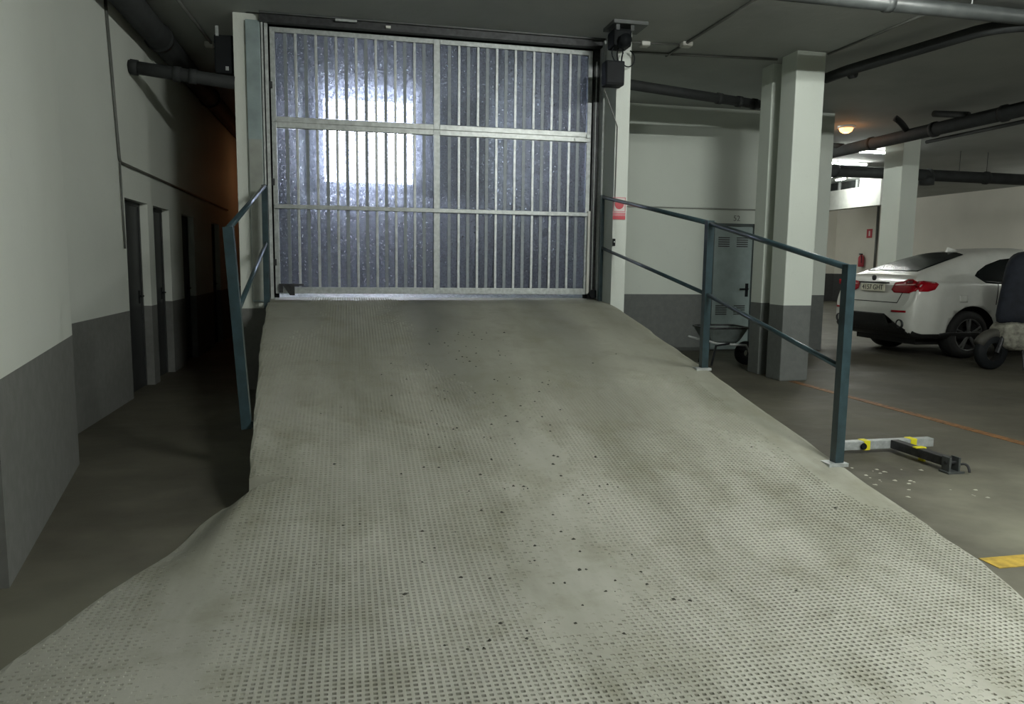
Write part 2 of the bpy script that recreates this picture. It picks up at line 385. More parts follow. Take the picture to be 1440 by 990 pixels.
# dark crumbs of dirt dropped along the ramp
g = G()
for k in range(190):
    if k < 150: t = random.random(); y = 2.5 + 4.6 * t; x = .95 + .12 * (y - 4) * .3 + random.gauss(0, .30 + .10 * (1 - t))
    else: x = random.uniform(-.3, 2.7); y = random.uniform(2.3, 6.5)
    r = random.uniform(.004, .011) * (1.5 if random.random() < .12 else 1); z = rz(x, y); n = 5; a0 = random.random() * 6
    ring = [(x + r * random.uniform(.6, 1.5) * math.cos(a0 + 6.283 * i / n), y + r * random.uniform(.6, 1.6) * math.sin(a0 + 6.283 * i / n), z - .001) for i in range(n)]
    g.add(ring + [(x, y, z + r * .6)], [(i, (i + 1) % n, n) for i in range(n)])
d = g.done('dirt_crumbs', plain('dark_dirt', (.045, .045, .035), .9)); d['kind'] = 'stuff'; d['label'] = 'dark crumbs of dirt scattered down the ramp'; d['category'] = 'dirt'

# ------------------------------------------------------------------ the gate
GY = 8.50; GX0, GXM, GX1 = -.775, .975, 2.765; GZ0, GZ1, GZ2, GZ3 = 1.048, 1.980, 2.862, 3.825
gate = thing('overhead_gate', 'tall galvanised barred garage gate with translucent sheet at the top of the ramp', 'gate', (1.0, GY, GZ0))
def gbox(name, x0, x1, y0, y1, z0, z1, m, b=.004): return box(name, x0, x1, y0, y1, z0, z1, m, gate, b)
for z0, z1 in ((GZ0, GZ2), (GZ2 + .001, GZ3)):
    for a, b in ((GX0, GX0 + .05), (GXM - .035, GXM + .035), (GX1 - .05, GX1)): gbox('stile', a, b, GY - .03, GY + .03, z0, z1, m_galv)
for z, h, yo in ((GZ3 - .025, .05, 0), (GZ2 + .0285, .056, .002), (GZ2 - .0285, .056, .002), (GZ0 + .035, .07, .002)):
    for a, b in ((GX0 + .05, GXM - .035), (GXM + .035, GX1 - .05)): gbox('rail', a, b, GY - .03 - yo, GY + .03, z - h / 2, z + h / 2, m_galvlight if z > 2.5 and z < 3 else m_galv)
gbox('cross_rail', GX0 + .01, GX1 - .01, GY - .062, GY - .031, GZ1 - .022, GZ1 + .022, m_galv)
NB = 8
fb = bb = None
def dupe(o, dx):
    c = o.copy(); COL.objects.link(c); c.location = o.location + Vector((dx, 0, 0)); return c
for z0, z1 in ((GZ0 + .07, GZ2 - .062), (GZ2 + .062, GZ3 - .05)):
    f0 = None; r0 = None
    for a, b in ((GX0 + .05, GXM - .035), (GXM + .035, GX1 - .05)):
        st = (b - a) / NB
        for k in range(NB):
            xm = a + st * (k + .5)
            if r0 is None: r0 = box('back_bar', xm - .017, xm + .017, GY - .010, GY - .002, z0, z1, m_backbar, gate); rx = xm
            else: dupe(r0, xm - rx)
            if k:
                x = a + st * k
                if f0 is None: f0 = box('bar', x - .0135, x + .0135, GY - .026, GY - .004, z0, z1, m_galvlight, gate, .003); fx = x
                else: dupe(f0, x - fx)
        gbox('sheet_panel', a, b, GY + .002, GY + .008, z0, z1, m_sheet, 0)
# bolt bracket low on the left, latch plates, hinge lugs
g = G(); g.box(GX0 + .04, GX0 + .30, GY - .075, GY - .034, 1.135, 1.155); g.box(GX0 + .04, GX0 + .08, GY - .07, GY - .034, 1.06, 1.14)
g.prism([(GX0 + .08, 1.135), (GX0 + .20, 1.135), (GX0 + .20, 1.03), (GX0 + .15, 1.03)], GY - .065, GY - .045, 'y'); g.done('bolt_bracket', m_darkmetal, gate)
g = G(); g.box(GX1 - .20, GX1 - .02, GY - .05, GY - .034, GZ2 - .055, GZ2 - .02); g.box(GX1 - .06, GX1 - .02, GY - .055, GY - .034, GZ2 - .01, GZ2 + .03); g.done('latch_plate', m_galvlight, gate)
for z in (1.35, 2.2, 3.2): gbox('hinge_lug', GX0 - .012, GX0 + .02, GY - .05, GY - .03, z, z + .07, m_darkmetal)
gbox('pull_handle', GX1 - .028, GX1 + .004, GY - .07, GY - .032, 1.06, 2.02, m_boxw)
# guides and frame at either side
fr = thing('gate_guide', 'galvanised upright guide and grey-green cover plate left of the gate', 'gate guide', (-.9, 8.4, 1.0))
box('cover_plate', -1.005, -.862, 8.40, 8.438, .96, 3.86, m_jamb, fr, .004)
box('cover_plate_lower', -1.0, -.866, 8.394, 8.40, .98, 2.66, m_conduitL, fr)
g = G(); g.box(-.852, -.835, 8.40, 8.46, .99, 3.86); g.box(-.822, -.790, 8.42, 8.46, .99, 3.86); g.done('guide_channel', m_galvlight, fr)
struct(box('light_stop_1', -.860, -.745, 8.545, 8.565, 1.0, 3.925, m_black), 'black strip added to stop light leaking past the left gate edge', 'light_stop')  # unseen strip added to block daylight in the left gap
fr = thing('gate_guide', 'dark channel with bright steel edge between the gate and the right pier', 'gate guide', (2.83, 8.4, 1.0))
box('guide_channel', 2.775, 2.84, 8.44, 8.52, 1.0, 3.86, m_darkmetal, fr); box('guide_edge', 2.842, 2.866, 8.30, 8.46, 1.0, 3.9, m_galvlight, fr)
g = G(); g.tube([(2.80, 8.43, 1.05), (2.80, 8.43, 3.7)], .006, 6); g.done('chain', m_galv, fr)
g = G(); g.lathe((2.81, 8.37, 1.06), (0, 1, 0), [(0, 0), (.05, 0), (.05, .05), (0, .05)], 14); g.done('guide_wheel', m_black, fr)
struct(box('light_stop_2', 2.735, 2.869, 8.545, 8.565, 1.0, 3.925, m_black), 'black strip added to stop light leaking past the right gate edge', 'light_stop')  # added strip, blocks daylight in the right gap
hd = thing('gate_header', 'dark steel header beam above the gate', 'beam', (1, 8.4, 3.84))
box('channel', -.86, 2.86, 8.36, 8.46, 3.842, 3.928, m_darkmetal, hd); box('flange', -.86, 2.86, 8.32, 8.36, 3.912, 3.928, m_pipegrey, hd)
struct(box('light_stop_3', -.745, 2.735, 8.545, 8.565, 3.79, 3.925, m_black), 'black strip added to stop light leaking over the top of the gate', 'light_stop')  # added strip, blocks the bright line of daylight above the gate
box('lug', -.10, .12, 8.30, 8.33, 3.885, 3.905, m_galv, hd); box('lug', .42, .47, 8.33, 8.36, 3.86, 3.885, m_boxw, hd)
# motor and control box on the right pier
gm = thing('gate_motor', 'black gate motor with looped cable under the ceiling above the right pier', 'motor', (2.88, 7.8, 3.60))
G().box(2.74, 2.94, 7.70, 7.93, 3.68, 3.86, .03).done('gearbox', m_black, gm)
G().lathe((2.84, 7.70, 3.72), (0, -1, 0), [(0, 0), (.07, 0), (.06, .10), (0, .11)], 16).done('motor_drum', m_black, gm, True)
G().box(2.72, 3.10, 7.66, 8.0, 3.895, 3.93).box(2.76, 2.80, 7.7, 7.9, 3.84, 3.9).box(2.92, 2.96, 7.7, 7.9, 3.84, 3.9).done('ceiling_plate', m_pipegrey, gm)
pts = [(2.96 + .075 * math.cos(t), 7.86, 3.60 + .085 * math.sin(t)) for t in np.linspace(2.4, 7.6, 22)]
G().tube(pts, .007, 6).done('cable', m_black, gm, True)
for k in range(3): G().tube(arc((2.78 + .05 * k, 7.78, 3.70), (2.70 + .08 * k, 7.76, 3.63), (2.80 + .03 * k, 7.8, 3.53)), .008, 6).done('cable', m_black, gm, True)
cb = thing('control_box', 'black control box fixed to the top of the right pier', 'box', (2.80, 7.87, 3.29))
hs = G().box(2.69, 2.90, 7.78, 7.947, 3.30, 3.555, .02).done('housing', m_black, cb); G().box(2.70, 2.89, 7.772, 7.781, 3.32, 3.535, .004).done('lid', m_black, hs)
G().tube([(2.72, 7.935, 3.3), (2.89, 7.94, 2.9), (2.885, 7.94, 2.1)], .006, 6).done('cable', m_conduit, cb)
# black opener housing at the left
lm = thing('roller_motor', 'dark boxed motor high beside the left pier of the gate', 'motor', (-1.23, 8.5, 3.3))
G().box(-1.33, -1.14, 8.5, 8.75, 3.33, 3.72, .02).done('housing', m_black, lm); G().box(-1.31, -1.28, 8.49, 8.5, 3.70, 3.80).done('bracket', m_galv, lm); G().box(-1.22, -1.19, 8.49, 8.5, 3.36, 3.40).done('bracket', m_galv, lm)
# sign and key switch on the pier
sg = thing('prohibition_sign', 'faded red and white prohibition sign with red disc on the white pier', 'sign', (2.93, 7.945, 1.90))
box('plate', 2.862, 3.012, 7.940, 7.949, 1.90, 2.145, m_signw, sg)
g = G(); 
for a in ((2.864, 3.010, 2.135, 2.143), (2.864, 3.010, 1.985, 1.993), (2.864, 2.871, 1.99, 2.14), (3.003, 3.010, 1.99, 2.14)): g.box(a[0], a[1], 7.937, 7.941, a[2], a[3])
g.done('border', m_pink, sg)
G().lathe((2.937, 7.941, 2.066), (0, -1, 0), [(0, .004), (.052, .004), (.052, 0)], 28).done('disc', m_red, sg)
box('caption_band', 2.864, 3.010, 7.937, 7.941, 1.945, 1.976, m_pink, sg); box('caption_band', 2.864, 3.010, 7.937, 7.941, 1.902, 1.942, m_red, sg)
ks = thing('key_switch', 'small black key switch below the sign on the pier', 'switch', (2.885, 7.945, 1.62))
G().box(2.872, 2.900, 7.925, 7.949, 1.61, 1.69, .004).done('housing', m_black, ks); G().lathe((2.886, 7.926, 1.655), (0, -1, 0), [(.008, 0), (.008, .004), (0, .004)], 12).done('key_slot', m_galv, ks)

# ------------------------------------------------------------------ handrails
def rail_post(par, x, y, zt, zb, lean=0, plate=True):
    ps = G().tube([(x + lean, y, zb), (x, y, zt)], .029, flat=True).done('post', m_blue, par)
    if plate:
        pz = rz(x, y); G().box(x - .085, x + .05, y - .05, y + .05, pz - .012, pz + .010).done('base_plate', m_galv, ps)
hr = thing('handrail', 'blue-grey steel handrail with three posts along the right ramp edge', 'handrail', (2.95, 6, .5))
RP = [(2.99, 4.04, 1.40, .78), (2.955, 5.82, 1.757, 1.165), (2.86, 8.27, 2.17, 1.595)]
for x, y, zt, zl in RP[:2]: rail_post(hr, x, y, zt + .02, rz(x, y))
rail_post(hr, *RP[2][:2], 2.19, rz(2.86, 8.27), 0, False)
for a, b in ((0, 1), (1, 2)):
    G().tube([(RP[a][0], RP[a][1], RP[a][2]), (RP[b][0], RP[b][1], RP[b][2])], .021, 10).done('top_rail', m_blue, hr, True)
    G().tube([(RP[a][0], RP[a][1], RP[a][3]), (RP[b][0], RP[b][1], RP[b][3])], .018, 10).done('mid_rail', m_blue, hr, True)
hl = thing('handrail', 'blue-grey steel handrail with two posts along the left ramp edge', 'handrail', (-.78, 6.5, .3))
LP = [(-.745, 5.08, 1.60, 1.06), (-.83, 8.15, 2.16, 1.58)]
G().tube([(-.668, 5.08, .30), (LP[0][0], 5.08, LP[0][2] + .01)], .031, flat=True).done('post', m_blue, hl)
G().tube([(-.835, 8.15, .90), (-.83, 8.15, 2.17)], .029, flat=True).done('post', m_blue, hl)
G().tube([(LP[0][0], LP[0][1], LP[0][2]), (LP[1][0], LP[1][1], LP[1][2])], .021, 10).done('top_rail', m_blue, hl, True)
G().tube([(-.71, LP[0][1], LP[0][3]), (-.83, LP[1][1], LP[1][3])], .018, 10).done('mid_rail', m_blue, hl, True)
G().box(-.67, -.60, 5.055, 5.105, .31, .35).done('side_bracket', m_blue, hl)

# ------------------------------------------------------------------ columns
def column(label, x0, x1, y0, y1, mat=None, skirt=False):
    o = G().box(x0, x1, y0, y1, 0, CZ, .012).done('concrete_column', mat or m_wallR); tag(o, label, 'column'); o['kind'] = 'structure'; return o
column('nearest white square column with grey base right of the ramp', 5.18, 5.56, 8.18, 8.50)
column('white pilaster half hidden directly behind the nearest column', 5.22, 5.70, 8.76, 9.02)
column('white end column of the door wall seen right of the nearest column', 7.56, 7.88, 11.25, 11.66)
column('far white column standing behind the white car', 10.52, 10.9, 12.83, 13.35, m_wallR)

# ------------------------------------------------------------------ doors
for n, (a, b) in enumerate(DO, 1):
    dn = thing('door_%d' % n, ['dark corridor door nearest the camera on the left wall', 'second dark door along the left corridor wall', 'third dark door along the left corridor wall', 'farthest dark door of the left corridor'][n - 1], 'door', (XW - .12, (a + b) / 2, 0)); dn['kind'] = 'structure'
    lf = box('leaf', XW - .13, XW - .095, a, b, 0, DH, m_doordark, dn)
    g = G(); g.box(XW - .15, XW - .08, a, a + .04, 0, DH); g.box(XW - .15, XW - .08, b - .04, b, 0, DH); g.box(XW - .15, XW - .08, a, b, DH - .04, DH); g.done('frame', m_doordark, dn)
    g = G(); g.tube([(XW - .095, b - .12, 1.0), (XW - .05, b - .12, 1.0), (XW - .05, b - .23, 1.0)], .009, 8); g.box(XW - .095, XW - .088, b - .14, b - .10, .92, 1.06); g.done('handle', m_black, lf)
d5 = thing('door_5', 'green-grey steel door with vent slots in the white wall behind the ramp', 'door', (6.2, 11.39, 0)); d5['kind'] = 'structure'
X0, X1 = 5.82, 6.60
lf = G().box(X0 + .045, X1 - .045, 11.365, 11.395, .02, 2.05).done('leaf', m_doorgrey, d5)
g = G(); g.box(X0, X0 + .045, 11.35, 11.40, 0, 2.10); g.box(X1 - .045, X1, 11.35, 11.40, 0, 2.10); g.box(X0, X1, 11.35, 11.40, 2.055, 2.10); g.done('frame', plain('dark_green_frame', (.05, .07, .07), .45), d5)
for zc in (1.72, .60):
    for xa in (X0 + .12, X0 + .45):
        for k in range(5): box('vent_slot', xa, xa + .20, 11.357, 11.366, zc + k * .035, zc + k * .035 + .016, m_doordark, lf)
g = G(); g.tube([(X1 - .11, 11.364, 1.03), (X1 - .11, 11.31, 1.03), (X1 - .26, 11.31, 1.03)], .013, 8); g.box(X1 - .135, X1 - .085, 11.355, 11.366, .90, 1.12); g.done('handle', m_black, lf)
def text(name, s, size, mat, mw, parent=None, ext=.002):
    cu = bpy.data.curves.new(name, 'FONT'); cu.body = s; cu.size = size; cu.align_x = 'CENTER'; cu.align_y = 'CENTER'; cu.extrude = ext
    t = bpy.data.objects.new(name + '_src', cu); COL.objects.link(t)
    me = bpy.data.meshes.new_from_object(t.evaluated_get(bpy.context.evaluated_depsgraph_get())); bpy.data.objects.remove(t)
    v = [mw @ q.co for q in me.vertices]; f = [tuple(p.vertices) for p in me.polygons]; return obj(name, v, f, mat, parent)
t = text('door_number', '52', .125, plain('grey_stencil_paint', (.16, .17, .16), .7), Matrix.Translation((6.27, 11.397, 2.185)) @ Matrix.Rotation(math.pi / 2, 4, 'X')); tag(t, 'painted number 52 above the steel door', 'number')

# ------------------------------------------------------------------ pipes and conduits
def pipe(name, label, pts, r, mat, cat='pipe', collars=(), n=16, group=None):
    pts = [Vector(p) for p in pts]
    t = thing(name, label, cat, tuple(pts[0]), group); G().tube(pts, r, n).done('run', mat, t, True)
    for c in collars:
        d = (pts[-1] - pts[0]).normalized(); p = pts[0].lerp(pts[-1], c); G().tube([p - d * .035, p + d * .035], r * 1.16, n).done('collar', mat, t, True)
    return t
def strap(t, p, r, mat=m_galv):
    g = G(); x, y, z = p; g.tube([(x, y, z + r), (x, y, CZ)], .006, 6); g.done('hanger', mat, t)
t = pipe('drain_pipe', 'thick grey drain pipe crossing the ceiling at upper right', [(3.3, 6.25, 3.81), (9.5, 6.25, 3.79)], .068, m_pipegrey, collars=(.25, .52, .62))
strap(t, (5.75, 6.25, 3.8), .07, m_galvlight); strap(t, (4.6, 6.25, 3.8), .07, m_galvlight)
pipe('branch_pipe', 'dark sloping branch pipe joining the drain pipe at upper right', [(6.75, 6.28, 3.76)] + arc((6.55, 6.3, 3.76), (6.25, 6.32, 3.75), (6.14, 6.6, 3.75)) + [(5.80, 8.10, 3.72), (5.74, 8.42, 3.70)], .062, m_pipe, collars=(.86,))
pipe('drain_pipe', 'dark drain pipe ending in mid air before the door wall', [(3.03, 8.84, 3.60), (5.50, 9.56, 3.60)], .062, m_pipe, collars=(.72, .86, .97))
pipe('drain_pipe', 'dark pipe crossing the corridor high at the left', [(-2.14, 8.46, 3.33), (-1.13, 8.46, 3.23)], .066, m_pipe, collars=(.05, .45, .6))
pipe('wall_pipe', 'large dark pipe along the top of the left corridor wall', [(-1.97, 6.0, 3.78), (-1.97, 16.1, 3.78)], .13, m_pipe, collars=(.3, .6))
t = pipe('drain_pipe', 'long dark pipe under the ceiling above the car', [(9.2, 6.6, 3.63), (9.3, 15.5, 3.63)], .105, m_pipe, collars=(.3, .45, .62, .8))
for a, b, c in (((9.22, 11.2, 3.70), (8.95, 11.0, 3.80), (8.85, 11.05, 3.87)), ((9.25, 12.9, 3.70), (9.0, 13.4, 3.80), (9.12, 13.7, 3.87)), ((9.2, 9.9, 3.72), (9.25, 10.4, 3.83), (9.2, 10.6, 3.87))):
    G().tube(arc(a, b, c, 7), .05, 10).done('branch', m_pipe, t, True)
G().tube([(9.38, 6, 3.50), (9.45, 11.0, 3.50)], .03, 10).done('thin_run', m_pipe, t, True)
t = pipe('drain_pipe', 'thick black pipe hung crosswise in front of the far wall', [(8.7, 14, 3.40), (18.5, 14, 3.36)], .12, m_pipe, collars=(.12, .35, .5, .62))
G().tube([(12.1, 14, 3.36), (12.1, 14, 3.18)], .15, 16).done('down_elbow', m_pipe, t, True)
for x in (12.9, 13.6): strap(t, (x, 14, 3.38), .12, m_pipe)
pipe('conduit', 'thin dark conduit running up the ceiling right of the gate', [(3.81, 6.3, 3.915), (3.78, 8.75, 3.915)], .016, m_conduit, 'conduit')
pipe('conduit', 'thin conduit on the ceiling beside the gate motor', [(3.0, 8.36, 3.917), (3.78, 8.30, 3.917)], .011, m_conduit, 'conduit')
pipe('conduit', 'thin conduit crossing the ceiling toward the nearest column', [(3.05, 8.74, 3.915), (5.15, 8.56, 3.915)], .014, m_conduit, 'conduit')
pipe('conduit', 'thin ceiling conduit leading to the top of the nearest column', [(5.64, 6.5, 3.915), (5.60, 8.2, 3.915)], .014, m_conduit, 'conduit')
pipe('conduit', 'thin dark conduit on the dim ceiling at upper left', [(-1.60, 8.0, 3.915), (-1.5, 10.4, 3.915)], .016, m_conduit, 'conduit')
pipe('conduit', 'thin conduit along the white door wall above the steel door', [(3.03, 11.385, 2.325), (7.0, 11.385, 2.335)], .012, m_conduitL, 'conduit')
pipe('conduit', 'bent grey conduit down and along the left corridor wall', [(-2.125, 7.70, 3.9), (-2.125, 7.92, 2.36)] + arc((-2.125, 7.93, 2.34), (-2.125, 7.95, 2.32), (-2.125, 8.0, 2.32)) + [(-2.125, 14.5, 2.30)], .014, m_conduit, 'conduit')
pipe('conduit', 'thin vertical conduit beside the nearest corridor door', [(-2.125, 7.93, 2.32), (-2.125, 7.97, 1.5)], .009, m_conduit, 'conduit')
def jbox(label, x, y, w=.06):
    t = thing('junction_box', label, 'box', (x, y, 3.88)); G().box(x - w, x + w, y - .05, y + .05, 3.885, 3.93, .006).done('housing', m_boxw, t); box('cover', x - w * .85, x + w * .85, y - .042, y + .042, 3.88, 3.886, m_boxw, t)
jbox('white junction box on the ceiling conduit right of the gate', 3.80, 8.24); jbox('small white junction box beside the gate motor', 3.34, 8.35, .05)
jbox('small white junction box on the dim ceiling at upper left', -1.56, 9.65, .05); jbox('white ceiling box at the top left corner', -1.98 + .28, 7.9, .09)

# ------------------------------------------------------------------ lamps
def batten(x, y, z, L, ax, watts, col, label):
    t = thing('ceiling_batten', label, 'light', (x, y, z)); h = L / 2
    ex, ey = (h, .05) if ax == 'x' else (.05, h)
    G().box(x - ex, x + ex, y - ey, y + ey, z + .025, CZ, .006).done('body', m_boxw, t)
    d = (h - .03, 0) if ax == 'x' else (0, h - .03)
    G().tube([(x - d[0], y - d[1], z), (x + d[0], y + d[1], z)], .016, 10).done('tube', emit('tube_glow', col, watts / (math.pi * 2 * math.pi * .016 * (L - .06))), t, True)
    for s in (-1, 1):
        cx_, cy_ = x + s * (d[0] + (.015 if ax == 'x' else 0)), y + s * (d[1] + (.015 if ax == 'y' else 0)); box('end_cap', cx_ - .02, cx_ + .02, cy_ - .02, cy_ + .02, z - .02, z + .026, m_boxw, t)
LL = ['fluorescent batten above the floor right of the ramp', 'fluorescent batten above the foot of the ramp', 'fluorescent batten over the near parking bays', 'fluorescent batten over the parked car',
      'lit ceiling batten nearer of two seen beyond the columns', 'lit ceiling batten farther of two seen beyond the columns', 'bright lamp beside the white bulkhead', 'unseen batten added to brighten the far wall', 'second unseen batten added to brighten the far wall', 'batten added out of sight behind the door wall to light the far column']
for a, l in zip(LAMPS, LL): batten(*a, l)
el = thing('emergency_light', 'small orange glowing emergency light on the ceiling beyond the columns', 'light', (8.78, 12.2, 3.88))
G().lathe((8.78, 12.2, CZ), (0, 0, -1), [(0, 0), (.15, 0), (.15, .03), (.12, .04)], 20).done('base', m_boxw, el)
G().lathe((8.78, 12.2, CZ - .04), (0, 0, -1), [(.12, 0), (.10, .05), (.05, .08), (0, .085)], 20).done('dome', emit('orange_glow', (1, .38, .10), 5), el, True)
def point(parent, loc, e, c, r=.08):
    l = bpy.data.lights.new('bulb_light', 'POINT'); l.energy = e; l.color = c; l.shadow_soft_size = r; o = bpy.data.objects.new('bulb_light', l); COL.objects.link(o); o.location = loc
    if parent: o.parent = parent
point(el, (0, 0, -.12), 2.5, (1, .42, .14))
cl = thing('bulkhead_lamp', 'warm bulkhead lamp in the corridor hidden behind the gate pier', 'light', (-1.14, 15.5, 2.9))
G().lathe((-1.13, 15.5, 2.9), (-1, 0, 0), [(0, 0), (.09, 0), (.09, .03), (.07, .04)], 16).done('base', m_black, cl); G().lathe((-1.17, 15.5, 2.9), (-1, 0, 0), [(.07, 0), (.05, .05), (0, .07)], 16).done('globe', emit('warm_glow', (1, .5, .2), 3), cl, True)
point(cl, (-.14, 0, 0), 1.0, (1, .45, .2))

# ------------------------------------------------------------------ far right: bulkhead, extinguisher
bk = thing('white_bulkhead', 'brightly lit white hanging bulkhead with a glazed opening beyond the columns', 'bulkhead', (14.3, 21, 3.12))
g = G(); g.box(14.2, 14.45, 18.08, 25, 3.12, 3.68); g.box(14.2, 14.45, 18.08, 18.97, 3.68, CZ); g.done('wall', m_white, bk)
box('pane', 14.40, 14.41, 18.97, 25, 3.68, CZ, plain('dark_glazing', (.04, .045, .045), .15), bk)
for y in (19.3, 20.1, 21.0, 22.0, 23.0): box('mullion', 14.36, 14.42, y, y + .06, 3.68, CZ, m_galvlight, bk)
ex = thing('fire_extinguisher', 'dark red fire extinguisher hanging on the far wall behind the car', 'extinguisher', (19.9, 26.07, 1.1))
pt = (19.88, 26.17, 1.45)
G().lathe(pt, (0, 0, 1), [(0, 0), (.10, 0), (.11, .03), (.11, .36), (.06, .44), (.03, .47), (.03, .50)], 18).done('cylinder', m_red, ex, True)
G().box(19.84, 19.92, 26.13, 26.27, 1.93, 1.97).done('valve', m_black, ex); G().tube(arc((19.86, 26.19, 1.94), (19.78, 26.02, 1.9), (19.80, 26.05, 1.6)), .015, 8).done('hose', m_black, ex)
sx_ = thing('extinguisher_sign', 'small red sign on the far wall above the extinguisher', 'sign', (19.98, 25.97, 2.6)); box('plate', 19.975, 19.995, 25.77, 26.07, 2.58, 2.92, m_red, sx_); box('pictogram', 19.972, 19.976, 25.87, 25.95, 2.65, 2.85, m_signw, sx_)
pipe('conduit', 'dark vertical pipe down the far wall beside the red sign', [(19.95, 25.47, 3.9), (19.95, 25.47, .3)], .04, m_conduit, 'conduit')

# ------------------------------------------------------------------ floor markings
tag(box('floor_line', 5.28, 5.38, -3, 8.15, 0, .003, m_lineo), 'worn orange painted bay line running from the nearest column', 'floor line')
tag(box('floor_line', 2.98, 8, 2.80, 2.92, 0, .003, m_liney), 'yellow painted floor line at the right edge of the photo', 'floor line')

# ------------------------------------------------------------------ folded parking barrier lying on the floor
pb = thing('parking_barrier', 'folded steel T-shaped parking barrier with yellow tape lying on the floor', 'barrier', (4.06, 4.6, 0))
G().box(3.62, 4.42, 4.83, 4.90, .03, .095, .006).done('cross_bar', m_galv, pb)
for x, dk in ((3.80, True), (4.21, False)):
    G().box(x, x + .055, 4.826, 4.904, .026, .099, .004).done('tape_band', m_yellow, pb)
G().lathe((3.79, 4.82, .06), (0, -1, 0), [(.026, 0), (.022, .012), (0, .012)], 14).done('rubber_stop', m_black, pb)
G().box(4.03, 4.10, 4.30, 4.83, .035, .10, .006).done('arm', m_darkmetal, pb)
G().box(4.085, 4.105, 4.55, 4.60, .0, .105).box(4.025, 4.105, 4.555, 4.595, .098, .106).done('tape_strap', m_yellow, pb)
G().box(4.0, 4.13, 4.22, 4.31, .0, .012).box(4.02, 4.035, 4.24, 4.31, .012, .11).box(4.095, 4.11, 4.24, 4.31, .012, .11).done('hinge_base', m_pipegrey, pb)
G().tube([(4.01, 4.27, .07), (4.12, 4.27, .07)], .012, 10).done('hinge_pin', m_darkmetal, pb)
G().tube(arc((4.12, 4.25, .06), (4.16, 4.22, .08), (4.15, 4.2, .012)), .009, 8).done('padlock_shackle', m_darkmetal, pb)
g = G()
for k in range(26):
    x = random.uniform(3.3, 3.9); y = random.uniform(3.7, 4.5); r = random.uniform(.006, .02)
    g.add([(x + r * math.cos(i * 1.256) * random.uniform(.6, 1.3), y + r * math.sin(i * 1.256) * random.uniform(.6, 1.3), .0005) for i in range(5)] + [(x, y, r * .35)], [(i, (i + 1) % 5, 5) for i in range(5)])
d = g.done('plaster_crumbs', plain('pale_crumbs', (.5, .5, .42), .9)); d['kind'] = 'stuff'; d['label'] = 'pale plaster crumbs on the floor beside the barrier'; d['category'] = 'debris'

# ------------------------------------------------------------------ barrow in front of the steel door
wb = thing('wheelbarrow', 'dark galvanised wheelbarrow parked in front of the steel door', 'wheelbarrow', (5.20, 9.64, 0))
v = []; 
for z, ix, iy in ((.33, .14, .12), (.36, .10, .09), (.55, .0, .0)):
    x0, x1, y0, y1 = 4.82 + ix, 5.48 - ix, 9.39 + iy, 9.96 - iy
    for k in range(20):
        t = 2 * math.pi * k / 20; c, s_ = math.cos(t), math.sin(t); q = .35
        v.append(((x0 + x1) / 2 + math.copysign(abs(c) ** q, c) * (x1 - x0) / 2, (y0 + y1) / 2 + math.copysign(abs(s_) ** q, s_) * (y1 - y0) / 2, z))
f = [tuple(range(20))] + [(r * 20 + k, r * 20 + (k + 1) % 20, (r + 1) * 20 + (k + 1) % 20, (r + 1) * 20 + k) for r in range(2) for k in range(20)]
obj('tray', v, f, plain('dull_zinc', (.17, .20, .195), .45, .4, var=.2), wb)
G().tube([v[40 + k % 20] for k in range(21)], .012, 8, False).done('rim', m_darkmetal, wb, True)
for y in (9.46, 9.84): G().tube([(4.92, y, .02), (4.98, y, .30), (5.18, y, .33)], .016, 8).done('leg', m_black, wb)
for y in (9.48, 9.86): G().tube([(4.75, y, .40), (5.00, y, .33), (5.45, y, .30), (5.56, (y + 9.67) / 2, .19)], .015, 8).done('shaft', m_galvlight, wb)
G().lathe((5.56, 9.63, .17), (0, 1, 0), [(.05, 0), (.16, 0), (.17, .02), (.17, .06), (.16, .08), (.05, .08), (.05, 0)], 24).done('wheel', m_black, wb, True)

# ------------------------------------------------------------------ white coupe SUV
CARX, CARY = 8.42, 10.83
car = thing('car', 'white coupe-style SUV parked behind the handrail showing its rear and right side', 'car', (CARX + 2.4, CARY, 0))
ST = [(0.00, .50, .76, .70, .72, .74, .60), (.02, .45, .84, .76, .82, .82, .72), (.05, .40, .90, .82, .88, .90, .78), (.09, .36, .935, .92, .90, 1.02, .79), (.14, .33, .955, 1.05, .90, 1.15, .78),
      (.20, .31, .965, 1.13, .895, 1.27, .75), (.25, .30, .97, 1.16, .89, 1.315, .73), (.32, .30, .975, 1.17, .89, 1.335, .70), (.60, .30, .985, 1.17, .90, 1.44, .65), (1.0, .29, .993, 1.16, .92, 1.57, .62),
      (1.4, .28, .995, 1.15, .925, 1.68, .60), (1.9, .27, .995, 1.13, .93, 1.75, .60), (2.4, .27, .995, 1.12, .93, 1.765, .60), (2.9, .27, .995, 1.11, .92, 1.70, .61), (3.3, .27, .993, 1.10, .90, 1.50, .64),
      (3.7, .27, .99, 1.06, .87, 1.22, .72), (4.2, .28, .97, 1.0, .84, 1.11, .70), (4.6, .30, .91, .88, .78, .98, .62), (4.8, .34, .80, .74, .68, .82, .52), (4.88, .42, .62, .60, .54, .66, .40)]
ST = np.array(ST); ss = np.unique(np.concatenate([np.linspace(0, .4, 22), np.linspace(.4, 4.4, 50), np.linspace(4.4, 4.88, 14)]))
